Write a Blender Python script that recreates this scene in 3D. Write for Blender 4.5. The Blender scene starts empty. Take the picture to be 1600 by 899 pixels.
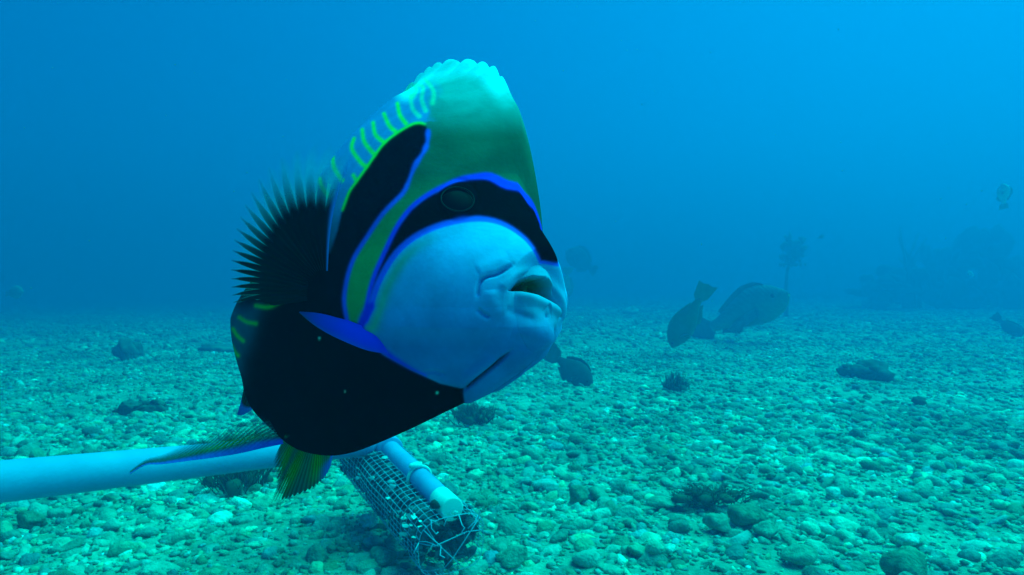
import bpy, math, random
import numpy as np
from mathutils import Vector, Matrix, noise
from mathutils.bvhtree import BVHTree

# ------------------------------------------------------------------ camera, water light, exposure
SC = bpy.context.scene
COL = SC.collection
FPX = 1042.0                                   # focal length in photo pixels (1600 wide)
CAM_H = 0.5
cd = bpy.data.cameras.new('camera'); cam = bpy.data.objects.new('camera', cd); COL.objects.link(cam)
cd.sensor_width = 36; cd.lens = 36 * FPX / 1600; cd.clip_start = 0.02; cd.clip_end = 500
cam.location = (0, 0, CAM_H)
CM = Matrix.Rotation(math.radians(90 - 0.25), 3, 'X') @ Matrix.Rotation(math.radians(-0.6), 3, 'Z')
cam.rotation_euler = CM.to_euler()
SC.camera = cam
cd.dof.use_dof = True; cd.dof.focus_distance = 0.34; cd.dof.aperture_fstop = 38

SUN_EL, SUN_AZ = math.radians(64), math.radians(66)      # azimuth clockwise from +Y (ahead of the camera)
w = bpy.data.worlds.new('World'); SC.world = w; w.use_nodes = True
nt = w.node_tree; bg = nt.nodes['Background']
sky = nt.nodes.new('ShaderNodeTexSky'); sky.sky_type = 'NISHITA'; sky.sun_disc = False
sky.sun_elevation = SUN_EL; sky.sun_rotation = SUN_AZ
tint = nt.nodes.new('ShaderNodeMix'); tint.data_type = 'RGBA'; tint.blend_type = 'MULTIPLY'
tint.inputs['Factor'].default_value = 1.0
tint.inputs['B'].default_value = (0.0, 0.20, 0.42, 1)      # daylight after the water column has taken its red
nt.links.new(sky.outputs['Color'], tint.inputs['A'])
nt.links.new(tint.outputs['Result'], bg.inputs['Color'])
bg.inputs['Strength'].default_value = 0.11
sl = bpy.data.lights.new('sun', 'SUN'); sun = bpy.data.objects.new('sun', sl); COL.objects.link(sun)
sl.energy = 5.0; sl.angle = math.radians(62); sl.color = (0.0, 1.0, 0.62)   # sunlight spread and greened by the surface
sd = Vector((math.sin(SUN_AZ) * math.cos(SUN_EL), math.cos(SUN_AZ) * math.cos(SUN_EL), math.sin(SUN_EL)))
sun.rotation_euler = sd.to_track_quat('Z', 'Y').to_euler()
vs = SC.view_settings; vs.view_transform = 'Standard'; vs.look = 'None'; vs.gamma = 1; vs.use_curve_mapping = False
vs.exposure = 1.41
cy = SC.cycles
cy.max_bounces = 6; cy.diffuse_bounces = 2; cy.glossy_bounces = 2; cy.transmission_bounces = 2
cy.volume_bounces = 1; cy.transparent_max_bounces = 12; cy.use_denoising = True
cy.caustics_reflective = False; cy.caustics_refractive = False
SC.render.engine = 'CYCLES'

# ------------------------------------------------------------------ helpers
def tag(o, label=None, cat=None, group=None, kind=None):
    if label: o['label'] = label
    if cat: o['category'] = cat
    if group: o['group'] = group
    if kind: o['kind'] = kind
    return o

def P(px, py, d):
    """the point seen at photo pixel (px, py), d metres along the lens axis"""
    v = CM @ Vector(((px - 800) / FPX * d, (449.5 - py) / FPX * d, -d))
    return Vector((v.x, v.y, v.z + CAM_H))

def on_floor(px, py, z=0.0):
    v = P(px, py, 1.0) - cam.location
    t = (z - CAM_H) / v.z
    return Vector((v.x * t, v.y * t, z))

def build(name, V, Fc, mat, parent=None, smooth=True, attrs=None, loc=None):
    V = np.asarray(V, dtype=np.float32).reshape(-1, 3)
    if parent is not None:
        V = V - np.array(parent['_org'], dtype=np.float32)
    elif loc is not None:
        V = V - np.array(loc, dtype=np.float32)
    me = bpy.data.meshes.new(name)
    if isinstance(Fc, np.ndarray):
        n, k = Fc.shape
        me.vertices.add(len(V)); me.vertices.foreach_set('co', V.ravel())
        me.loops.add(n * k); me.loops.foreach_set('vertex_index', Fc.astype(np.int32).ravel())
        me.polygons.add(n)
        me.polygons.foreach_set('loop_start', np.arange(0, n * k, k, dtype=np.int32))
        me.polygons.foreach_set('loop_total', np.full(n, k, dtype=np.int32))
        me.update(calc_edges=True); me.validate()
    else:
        me.from_pydata([tuple(map(float, v)) for v in V], [], [tuple(int(i) for i in f) for f in Fc]); me.update()
    if smooth:
        me.polygons.foreach_set('use_smooth', np.ones(len(me.polygons), dtype=bool))
    if attrs:
        for an, arr in attrs.items():
            arr = np.asarray(arr, dtype=np.float32)
            if arr.ndim == 2:
                a = me.attributes.new(an, 'FLOAT_COLOR', 'POINT'); a.data.foreach_set('color', arr.ravel())
            else:
                a = me.attributes.new(an, 'FLOAT', 'POINT'); a.data.foreach_set('value', arr)
    me.materials.append(mat)
    o = bpy.data.objects.new(name, me); COL.objects.link(o)
    if parent is not None: o.parent = parent
    elif loc is not None: o.location = loc
    return o

def thing(name, loc, label, cat, group=None):
    o = bpy.data.objects.new(name, None); COL.objects.link(o); o.location = loc
    o.empty_display_size = 0.05; o['_org'] = [float(c) for c in loc]
    return tag(o, label, cat, group)

class MB:
    def __init__(s): s.v = []; s.f = []
    def add(s, V, F):
        b = len(s.v); s.v += [tuple(v) for v in V]; s.f += [tuple(i + b for i in f) for f in F]
    def tube(s, pts, rad, n=10, cap=True):
        pts = [Vector(p) for p in pts]
        if not hasattr(rad, '__len__'): rad = [rad] * len(pts)
        b = len(s.v); ref = None
        for i, p in enumerate(pts):
            t = (pts[min(i + 1, len(pts) - 1)] - pts[max(i - 1, 0)]).normalized()
            if ref is None:
                ref = t.cross(Vector((0, 0, 1)))
                if ref.length < 0.1: ref = t.cross(Vector((1, 0, 0)))
            u = (ref - t * ref.dot(t)).normalized(); ref = u; v = t.cross(u)
            for k in range(n):
                a = 2 * math.pi * k / n
                s.v.append(tuple(p + (u * math.cos(a) + v * math.sin(a)) * rad[i]))
        for i in range(len(pts) - 1):
            for k in range(n):
                a = b + i * n + k; c = b + i * n + (k + 1) % n
                s.f.append((a, c, c + n, a + n))
        if cap:
            s.f.append(tuple(b + k for k in range(n - 1, -1, -1)))
            e = b + (len(pts) - 1) * n
            s.f.append(tuple(e + k for k in range(n)))
    def build(s, name, mat, parent=None, smooth=True, loc=None):
        return build(name, s.v, s.f, mat, parent, smooth, None, loc)

def mat(name, col=(0.3, 0.3, 0.3), rough=0.7, spec=0.3, ncol=None, nscale=8.0, bump=0.0, bscale=40.0, attr=None, alpha=None, detail=4, metal=0.0):
    m = bpy.data.materials.new(name); m.use_nodes = True
    t = m.node_tree; N = t.nodes; L = t.links; b = N['Principled BSDF']
    b.inputs['Roughness'].default_value = rough
    b.inputs['Specular IOR Level'].default_value = spec
    b.inputs['Metallic'].default_value = metal
    tc = N.new('ShaderNodeTexCoord')
    if attr:
        a = N.new('ShaderNodeAttribute'); a.attribute_name = attr
        n1 = N.new('ShaderNodeTexNoise'); n1.inputs['Scale'].default_value = nscale; n1.inputs['Detail'].default_value = 5
        L.new(tc.outputs['Object'], n1.inputs['Vector'])
        mr = N.new('ShaderNodeMapRange'); mr.inputs[1].default_value = 0.3; mr.inputs[2].default_value = 0.7
        mr.inputs[3].default_value = 0.82; mr.inputs[4].default_value = 1.15
        L.new(n1.outputs['Fac'], mr.inputs[0])
        mx = N.new('ShaderNodeVectorMath'); mx.operation = 'SCALE'
        L.new(a.outputs['Color'], mx.inputs[0]); L.new(mr.outputs[0], mx.inputs['Scale'])
        L.new(mx.outputs[0], b.inputs['Base Color'])
    elif ncol is not None:
        n1 = N.new('ShaderNodeTexNoise'); n1.inputs['Scale'].default_value = nscale; n1.inputs['Detail'].default_value = detail
        L.new(tc.outputs['Object'], n1.inputs['Vector'])
        r = N.new('ShaderNodeValToRGB'); r.color_ramp.elements[0].color = (*col, 1); r.color_ramp.elements[1].color = (*ncol, 1)
        r.color_ramp.elements[0].position = 0.35; r.color_ramp.elements[1].position = 0.68
        L.new(n1.outputs['Fac'], r.inputs[0]); L.new(r.outputs[0], b.inputs['Base Color'])
    else:
        b.inputs['Base Color'].default_value = (*col, 1)
    if bump:
        n2 = N.new('ShaderNodeTexNoise'); n2.inputs['Scale'].default_value = bscale; n2.inputs['Detail'].default_value = 6
        L.new(tc.outputs['Object'], n2.inputs['Vector'])
        bp = N.new('ShaderNodeBump'); bp.inputs['Strength'].default_value = bump; bp.inputs['Distance'].default_value = 0.01
        L.new(n2.outputs['Fac'], bp.inputs['Height']); L.new(bp.outputs[0], b.inputs['Normal'])
    if alpha:
        a2 = N.new('ShaderNodeAttribute'); a2.attribute_name = alpha
        L.new(a2.outputs['Fac'], b.inputs['Alpha'])
    return m

def spline(pts, n):
    """Catmull-Rom resample of a list of tuples, n points, chord parameter"""
    p = np.array(pts, dtype=float); m = len(p)
    u = np.linspace(0, m - 1, n); i = np.clip(u.astype(int), 0, m - 2); t = (u - i)[:, None]
    p0 = p[np.clip(i - 1, 0, m - 1)]; p1 = p[i]; p2 = p[i + 1]; p3 = p[np.clip(i + 2, 0, m - 1)]
    return 0.5 * ((2 * p1) + (-p0 + p2) * t + (2 * p0 - 5 * p1 + 4 * p2 - p3) * t ** 2 + (-p0 + 3 * p1 - 3 * p2 + p3) * t ** 3)

def grid_faces(nr, nc, wrap=False):
    i = np.arange(nr - 1)[:, None]; j = np.arange(nc if wrap else nc - 1)[None, :]
    a = i * nc + j; b = i * nc + (j + 1) % nc
    return np.stack([a, b, b + nc, a + nc], axis=-1).reshape(-1, 4)

# ------------------------------------------------------------------ seabed
def floor_z(x, y):
    """gentle unevenness of the gravel bed, numpy arrays"""
    z = 0.018 * np.sin(x * 2.1 + 1.3 * np.sin(y * 1.1)) * np.cos(y * 1.7 + 0.6 * x)
    z += 0.012 * np.sin(x * 5.3 + y * 2.2 + 1.0) * np.sin(y * 4.1 - x * 1.3)
    return z * np.clip((y - 0.2) / 1.0, 0, 1)

def rock_material():
    m = bpy.data.materials.new('gravel'); m.use_nodes = True
    t = m.node_tree; N = t.nodes; L = t.links; b = N['Principled BSDF']
    b.inputs['Roughness'].default_value = 0.85; b.inputs['Specular IOR Level'].default_value = 0.15
    a = N.new('ShaderNodeAttribute'); a.attribute_name = 'tone'
    tc = N.new('ShaderNodeTexCoord')
    n = N.new('ShaderNodeTexNoise'); n.inputs['Scale'].default_value = 55; n.inputs['Detail'].default_value = 6; n.inputs['Roughness'].default_value = 0.65
    n3 = N.new('ShaderNodeTexNoise'); n3.inputs['Scale'].default_value = 1.6; n3.inputs['Detail'].default_value = 5; n3.inputs['Roughness'].default_value = 0.6
    L.new(tc.outputs['Object'], n.inputs['Vector']); L.new(tc.outputs['Object'], n3.inputs['Vector'])
    m1 = N.new('ShaderNodeMapRange'); m1.inputs[1].default_value = 0.3; m1.inputs[2].default_value = 0.72; m1.inputs[3].default_value = 0.65; m1.inputs[4].default_value = 1.3
    m3 = N.new('ShaderNodeMapRange'); m3.inputs[1].default_value = 0.32; m3.inputs[2].default_value = 0.68; m3.inputs[3].default_value = 0.68; m3.inputs[4].default_value = 1.38
    L.new(n.outputs['Fac'], m1.inputs[0]); L.new(n3.outputs['Fac'], m3.inputs[0])
    n4 = N.new('ShaderNodeTexNoise'); n4.inputs['Scale'].default_value = 7.5; n4.inputs['Detail'].default_value = 4; L.new(tc.outputs['Object'], n4.inputs['Vector'])
    m4 = N.new('ShaderNodeMapRange'); m4.inputs[1].default_value = 0.34; m4.inputs[2].default_value = 0.66; m4.inputs[3].default_value = 0.70; m4.inputs[4].default_value = 1.25
    L.new(n4.outputs['Fac'], m4.inputs[0])
    mq = N.new('ShaderNodeMath'); mq.operation = 'MULTIPLY'; L.new(m3.outputs[0], mq.inputs[0]); L.new(m4.outputs[0], mq.inputs[1])
    mu = N.new('ShaderNodeMath'); mu.operation = 'MULTIPLY'; L.new(m1.outputs[0], mu.inputs[0]); L.new(mq.outputs[0], mu.inputs[1])
    sc = N.new('ShaderNodeVectorMath'); sc.operation = 'SCALE'
    L.new(a.outputs['Color'], sc.inputs[0]); L.new(mu.outputs[0], sc.inputs['Scale']); L.new(sc.outputs[0], b.inputs['Base Color'])
    bp = N.new('ShaderNodeBump'); bp.inputs['Strength'].default_value = 0.8; bp.inputs['Distance'].default_value = 0.008
    n2 = N.new('ShaderNodeTexNoise'); n2.inputs['Scale'].default_value = 130; n2.inputs['Detail'].default_value = 5
    L.new(tc.outputs['Object'], n2.inputs['Vector']); L.new(n2.outputs['Fac'], bp.inputs['Height']); L.new(bp.outputs[0], b.inputs['Normal'])
    return m
M_ROCK = rock_material()

rng = np.random.default_rng(7)
# seabed sheet: fine near the camera, coarse to beyond the haze
ys = np.concatenate([np.linspace(-30, -1, 8), np.linspace(-0.5, 14, 260), np.geomspace(14.3, 110, 40)])
xs0 = np.concatenate([-np.geomspace(110, 8, 24), np.linspace(-7.6, 7.6, 260), np.geomspace(8, 110, 24)])
X, Y = np.meshgrid(xs0, ys)
Z = floor_z(X, Y) - 0.012
V = np.stack([X, Y, Z], -1).reshape(-1, 3)
tone = np.tile(np.array([[0.26, 0.34, 0.27, 1]]), (len(V), 1))
sb = build('seabed', V, grid_faces(*X.shape), M_ROCK, attrs={'tone': tone}); tag(sb, kind='structure')

def ico(sub):
    import bmesh
    bm = bmesh.new(); bmesh.ops.create_icosphere(bm, subdivisions=sub, radius=1.0)
    v = np.array([p.co[:] for p in bm.verts]); f = np.array([[q.index for q in p.verts] for p in bm.faces]); bm.free()
    return v, f

def stone_shapes(sub, k, seed, rough=0.42):
    v, f = ico(sub); out = []
    for i in range(k):
        r = []
        for p in v:
            q = Vector(p) * 0.9 + Vector((i * 7.3 + seed, seed * 1.7, 0))
            d = noise.noise(q) * rough * 1.4 + noise.noise(q * 2.3) * rough * 0.5
            r.append(1 + d)
        vv = v * np.array(r)[:, None]
        # flatten some sides for an angular look
        for c in range(4):
            n = np.random.default_rng(i * 31 + c + seed).normal(size=3); n /= np.linalg.norm(n)
            h = vv @ n; lim = 0.62 + 0.2 * ((i + c) % 3) / 2
            vv = vv - np.clip(h - lim, 0, None)[:, None] * n * 0.85
        out.append(vv)
    return out, f

def scatter(pos, size, sub, k, seed, flat=(0.35, 0.75), tone_rng=(0.22, 0.50)):
    shapes, f = stone_shapes(sub, k, seed); r = np.random.default_rng(seed + 100)
    n = len(pos); nv = len(shapes[0]); S = np.stack(shapes)
    idx = r.integers(0, k, n)
    th = r.uniform(0, 2 * math.pi, n); tx = r.normal(0, 0.3, n); ty = r.normal(0, 0.3, n)
    ax = np.stack([size * r.uniform(0.85, 1.45, n), size * r.uniform(0.65, 1.0, n), size * r.uniform(*flat, n)], -1)
    v = S[idx] * ax[:, None, :]
    def rot(v, a, i, j):
        c, s = np.cos(a)[:, None], np.sin(a)[:, None]; o = v.copy()
        o[..., i] = v[..., i] * c - v[..., j] * s; o[..., j] = v[..., i] * s + v[..., j] * c; return o
    v = rot(v, tx, 1, 2); v = rot(v, ty, 0, 2); v = rot(v, th, 0, 1)
    v = v + pos[:, None, :]
    F = (f[None] + (np.arange(n) * nv)[:, None, None]).reshape(-1, 3)
    g = tone_rng[0] + (tone_rng[1] - tone_rng[0]) * r.random(n) ** 1.3
    g = np.where(r.random(n) < 0.035, r.uniform(0.6, 0.8, n), g)
    tint_ = 1 + r.normal(0, 0.06, n)
    tn = np.stack([g * 0.9, g * tint_ * 1.12, g / tint_ * 0.92, np.ones(n)], -1)
    return v.reshape(-1, 3), F, np.repeat(tn, nv, axis=0)

def field(y0, y1, dens, smin, smax, sub, k, seed, margin=0.5, p=2.0, **kw):
    r = np.random.default_rng(seed)
    half = lambda y: y * 0.80 + margin
    A = (y1 - y0) * 2 * half((y0 + y1) / 2); n = int(A * dens)
    y = np.sqrt(r.uniform(y0 ** 2, y1 ** 2, int(n * 1.0))); x = r.uniform(-1, 1, len(y)) * half(y)
    size = smin + (smax - smin) * r.random(len(y)) ** p
    # pebbles gather in patches
    z = floor_z(x, y) - 0.012 + size * r.uniform(-0.25, 0.25, len(y))
    return scatter(np.stack([x, y, z], -1), size, sub, k, seed, **kw)

parts = [
    field(0.75, 2.7, 4600, 0.004, 0.015, 1, 10, 11),
    field(0.75, 2.8, 640, 0.012, 0.031, 2, 12, 12, p=1.9),
    field(2.7, 5.5, 1500, 0.006, 0.024, 1, 8, 13, p=2.8),
    field(5.5, 12, 330, 0.010, 0.040, 1, 8, 14, p=2.8),
    field(12, 24, 40, 0.03, 0.07, 1, 8, 15, p=2.0),
]
vo = 0; VV = []; FF = []; TT = []
for v, f, t in parts:
    VV.append(v); FF.append(f + vo); TT.append(t); vo += len(v)
gr = build('gravel', np.concatenate(VV), np.concatenate(FF), M_ROCK, attrs={'tone': np.concatenate(TT)})
tag(gr, 'pale grey-green gravel and pebbles covering the seabed', 'gravel', kind='stuff')
del VV, FF, TT, parts

# ------------------------------------------------------------------ haze (the body of water)
hz = MB()
hx, hy0, hy1, hz0, hz1 = 95, -28, 100, -1.2, 3.2
hz.add([(-hx, hy0, hz0), (hx, hy0, hz0), (hx, hy1, hz0), (-hx, hy1, hz0), (-hx, hy0, hz1), (hx, hy0, hz1), (hx, hy1, hz1), (-hx, hy1, hz1)],
       [(3, 2, 1, 0), (4, 5, 6, 7), (0, 1, 5, 4), (1, 2, 6, 5), (2, 3, 7, 6), (3, 0, 4, 7)])
mh = bpy.data.materials.new('haze'); mh.use_nodes = True
t = mh.node_tree; t.nodes.remove(t.nodes['Principled BSDF'])
pv = t.nodes.new('ShaderNodeVolumePrincipled'); t.links.new(pv.outputs[0], t.nodes['Material Output'].inputs['Volume'])
pv.inputs['Color'].default_value = (0.0, 0.265, 0.68, 1)
pv.inputs['Density'].default_value = 0.19
pv.inputs['Anisotropy'].default_value = 0.52
hob = hz.build('haze', mh, smooth=False); tag(hob, 'blue-green underwater haze filling the scene', 'haze', kind='stuff')
#FISH
# ------------------------------------------------------------------ emperor angelfish in the foreground
CMn = np.array(CM)
def cam_to_world(v): 
    v = np.asarray(v) @ CMn.T
    return v + np.array([0, 0, CAM_H])
def world_to_px(p):
    q = (p - np.array([0, 0, CAM_H])) @ CMn
    return np.stack([800 + FPX * q[..., 0] / -q[..., 2], 449.5 - FPX * q[..., 1] / -q[..., 2]], -1)

fU = np.array([.2, .93, -.3]); fU /= np.linalg.norm(fU)
fF = np.array([.71, .075, .70]); fF -= fU * fF.dot(fU); fF /= np.linalg.norm(fF)
fR = np.cross(fF, fU)
fM = np.array([(862 - 800) / FPX, (449.5 - 445) / FPX, -1.0]) * 0.27
F3, U3, R3 = fF @ CMn.T, fU @ CMn.T, fR @ CMn.T
FISH_O = cam_to_world(fM)
def fish_pt(a, b, w):
    """centimetres forward, up and to the fish's right of its mouth -> world"""
    a, b, w = np.broadcast_arrays(np.asarray(a, float), b, w)
    lat = w - 0.030 * np.clip(-a - 23, 0, None) ** 2           # the tail curls away to the fish's left
    return FISH_O + (a[..., None] * F3 + b[..., None] * U3 + lat[..., None] * R3) * 0.01

# control sections: D(a,b), V(a,b), half width, p (where the widest point sits), q (bluntness)
CTRL = [
    (0.68, -1.20, 0.68, -1.40, 0.02, 1.0, .55),
    (0.45,  0.00, 0.70, -1.80, 0.70, 1.0, .55),
    (0.02,  0.58, 0.58, -2.30, 1.00, 1.0, .60),
    (-0.48, 0.92, 0.18, -2.75, 1.25, 1.0, .64),
    (-0.42, 1.75, -0.55, -3.20, 1.80, 0.96, .70),
    (-1.10, 2.85, -1.50, -3.75, 2.70, 0.93, .76),
    (-2.15, 4.25, -3.20, -4.75, 3.35, .90, .80),
    (-2.90, 5.85, -4.80, -5.40, 3.80, .88, .82),
    (-3.45, 7.70, -6.80, -6.20, 4.10, .88, .84),
    (-4.75, 10.0, -9.00, -7.00, 4.35, .92, .85),
    (-7.40, 12.8, -11.0, -7.60, 4.50, .96, .87),
    (-10.7, 14.6, -13.0, -7.90, 4.60, 1.0, .88),
    (-13.6, 15.3, -15.5, -7.90, 4.60, 1.05, .90),
    (-15.8, 14.6, -17.5, -7.60, 4.40, 1.35, .95),
    (-17.8, 12.9, -20.0, -7.00, 4.10, 1.70, 1.0),
    (-20.6, 11.2, -22.8, -6.20, 3.45, 1.90, 1.05),
    (-22.8, 8.20, -25.6, -5.00, 2.50, 1.70, 1.05),
    (-26.0, 4.60, -28.2, -3.60, 1.90, 1.3, 1.0),
    (-29.2, 2.80, -30.5, -1.90, 1.20, 1.0, .90),
    (-32.0, 2.20, -32.0, -0.50, 0.45, 1.0, .80),
]
NS, NT = 620, 361
C = spline(CTRL, NS)
Cf = C[:, [0, 1]]; Vf = C[:, [2, 3]]; Wf = np.clip(C[:, 4], 0.005, None); Pf = C[:, 5]; Qf = C[:, 6]
t = (1 - np.cos(np.linspace(0, math.pi, NT))) / 2
T = np.broadcast_to(t[None, :], (NS, NT))
Cf[:, 0] -= np.interp(np.linspace(0, len(CTRL) - 1, NS), [0, 3, 4, 5, 6, 7, 8, 9, 10, 11, 19], [.62, .50, .12, .40, .72, .70, .36, -.02, -.05, .0, 0])
Vf[:, 0] -= np.interp(np.linspace(0, len(CTRL) - 1, NS), [0, 3, 5, 8], [.70, .60, .1, 0])
Vf[:, 1] -= np.interp(np.linspace(0, len(CTRL) - 1, NS), [5, 8, 13, 17, 19], [0, .15, .40, .2, 0])
ab = Cf[:, None, :] * (1 - T[..., None]) + Vf[:, None, :] * T[..., None]
wd = Wf[:, None] * np.clip(np.sin(math.pi * T ** Pf[:, None]), 0, 1) ** Qf[:, None]
# belly keel: narrow the lowest part; thin crest along the folded dorsal fin
sidx = np.linspace(0, len(CTRL) - 1, NS)[:, None]
wd *= 1 - 0.35 * np.clip((T - 0.72) / 0.28, 0, 1) * np.clip((sidx - 7) / 4, 0, 1)
wd *= 1 - 0.45 * np.clip((0.14 - T) / 0.14, 0, 1) * np.clip((sidx - 9) / 2.5, 0, 1)
# scalloped rim of the folded spiny dorsal fin
sc_in = np.clip((sidx - 9.2) / 0.8, 0, 1) * np.clip((13.6 - sidx) / 0.6, 0, 1)
ph = (sidx - 9.2) * 2.2 + 0.25 * np.sin(sidx * 3.1)
saw = (ph % 1.0) ** 0.55 * (1 - ph % 1.0) ** 0.22 * 1.35
upd = (Cf - Vf); upd /= np.linalg.norm(upd, axis=1)[:, None]
rim = np.exp(-(T / 0.03) ** 2)
ab = ab + upd[:, None, :] * (0.55 * saw * sc_in * rim)[..., None]

pos = fish_pt(ab[..., 0], ab[..., 1], wd)
px = world_to_px(pos)

def poly_sd(p, poly):
    """signed distance in px to a closed polygon, negative inside"""
    poly = np.array(poly, float); x = p[..., 0]; y = p[..., 1]
    d = np.full(x.shape, 1e9); ins = np.zeros(x.shape, bool); n = len(poly)
    for i in range(n):
        a = poly[i]; b = poly[(i + 1) % n]; e = b - a
        t_ = np.clip(((x - a[0]) * e[0] + (y - a[1]) * e[1]) / (e @ e + 1e-9), 0, 1)
        d = np.minimum(d, np.hypot(x - a[0] - t_ * e[0], y - a[1] - t_ * e[1]))
        c = (a[1] > y) != (b[1] > y)
        with np.errstate(divide='ignore', invalid='ignore'):
            xi = (b[0] - a[0]) * (y - a[1]) / (b[1] - a[1] + 1e-12) + a[0]
        ins ^= c & (x < xi)
    return np.where(ins, -d, d)

def line_d(p, pts, n=40):
    pts = spline(pts, n) if len(pts) > 2 else np.array(pts, float)
    x = p[..., 0]; y = p[..., 1]; d = np.full(x.shape, 1e9); tt = np.zeros(x.shape)
    for i in range(len(pts) - 1):
        a = pts[i]; b = pts[i + 1]; e = b - a
        t_ = np.clip(((x - a[0]) * e[0] + (y - a[1]) * e[1]) / (e @ e + 1e-9), 0, 1)
        dd = np.hypot(x - a[0] - t_ * e[0], y - a[1] - t_ * e[1]); m = dd < d
        d = np.where(m, dd, d); tt = np.where(m, (i + t_) / (len(pts) - 1), tt)
    return d, tt

SADDLE_L = [(527, 362), (535, 328), (545, 301), (555, 286), (573, 261), (598, 226), (620, 208), (642, 195), (655, 192), (664, 194)]
SADDLE_R = [(664, 194), (669, 205), (668, 222), (662, 238), (648, 260), (633, 297), (617, 315), (597, 336), (574, 370), (553, 404), (542, 438), (538, 472), (543, 503)]
MASK_U = [(573, 492), (577, 465), (586, 433), (600, 401), (620, 359), (642, 329), (667, 309), (698, 292), (720, 283), (745, 279), (767, 279), (791, 291), (812, 296), (832, 310), (845, 330)]
MASK_L = [(574, 500), (582, 468), (593, 438), (614, 402), (639, 377), (668, 360), (703, 348), (743, 342), (775, 346), (800, 357), (822, 374), (834, 389), (842, 404), (848, 414), (878, 424)]
FACE = MASK_L + [(900, 420), (900, 560), (760, 640), (728, 640), (724, 606), (689, 598), (643, 577), (600, 553), (575, 530), (568, 512)]
MOUTH = [(794, 453), (800, 446), (812, 438), (832, 432), (853, 434), (868, 448), (878, 462), (882, 474), (868, 473), (858, 468), (842, 460), (817, 455)]

def sculpt(pos):
    nrm = np.cross(np.gradient(pos, axis=1), np.gradient(pos, axis=0))
    nrm /= np.linalg.norm(nrm, axis=-1)[..., None] + 1e-12
    if (nrm[NS // 2, NT // 2] @ R3) < 0: nrm = -nrm
    h = np.zeros(px.shape[:2])
    def stroke(pts, depth, sig, taper=True):
        nonlocal h
        d, tt = line_d(px, pts); k = np.exp(-(d / sig) ** 2)
        if taper: k = k * np.clip(np.sin(np.clip(tt, 0.03, 0.97) * math.pi) * 1.6, 0, 1)
        h = h + depth * k
    stroke([(748, 440), (760, 432), (778, 427), (802, 413)], -0.26, 3.2)
    stroke([(753, 436), (747, 448), (746, 466)], -0.18, 3.0)
    stroke([(746, 482), (754, 490), (766, 496)], -0.12, 3.6)
    stroke([(745, 425), (765, 415), (795, 402)], 0.07, 11)
    stroke([(768, 452), (772, 475), (790, 490)], 0.10, 12)
    stroke([(788, 446), (806, 428), (832, 420), (856, 421), (872, 436)], 0.12, 7, False)
    stroke([(797, 464), (825, 464), (850, 474), (856, 478)], 0.12, 8)
    stroke([(788, 484), (812, 492), (838, 502)], -0.09, 7)
    stroke([(800, 512), (830, 520), (858, 520)], 0.10, 14)
    stroke([(800, 545), (778, 564), (760, 579), (744, 592), (720, 612)], -0.26, 3.0)
    stroke([(775, 555), (750, 575), (725, 592)], 0.10, 9)
    stroke([(660, 581), (682, 578), (700, 584)], -0.05, 3)
    stroke([(640, 470), (700, 500), (760, 540)], 0.10, 40)
    d = np.hypot(px[..., 0] - 715, px[..., 1] - 312)
    h += 0.16 * np.exp(-(d / 27) ** 4)
    h -= 0.05 * np.exp(-((d - 31) / 4) ** 2)
    sd = poly_sd(px, FACE)
    low = np.clip((px[..., 1] - 480) / 30, 0, 1)
    h += 0.16 * low / (1 + np.exp(np.clip(sd / 2.0, -30, 30)))           # gill cover stands proud of the breast
    band = line_d(px, MASK_L)[0]
    h -= 0.035 * np.exp(-(band / 4) ** 2)
    h = h * np.clip(sidx / 0.35, 0, 1)
    nrm[0] = nrm[0].mean(0)
    out = pos + nrm * (h * 0.01)[..., None]
    m = 1 / (1 + np.exp(np.clip((poly_sd(px, MOUTH) + 1.2) / 0.8, -30, 30)))
    out = out - F3 * (m * 0.013)[..., None] - R3 * (m * wd * 0.0072)[..., None]
    return out, m

pos2, mouth_m = sculpt(pos)

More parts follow.
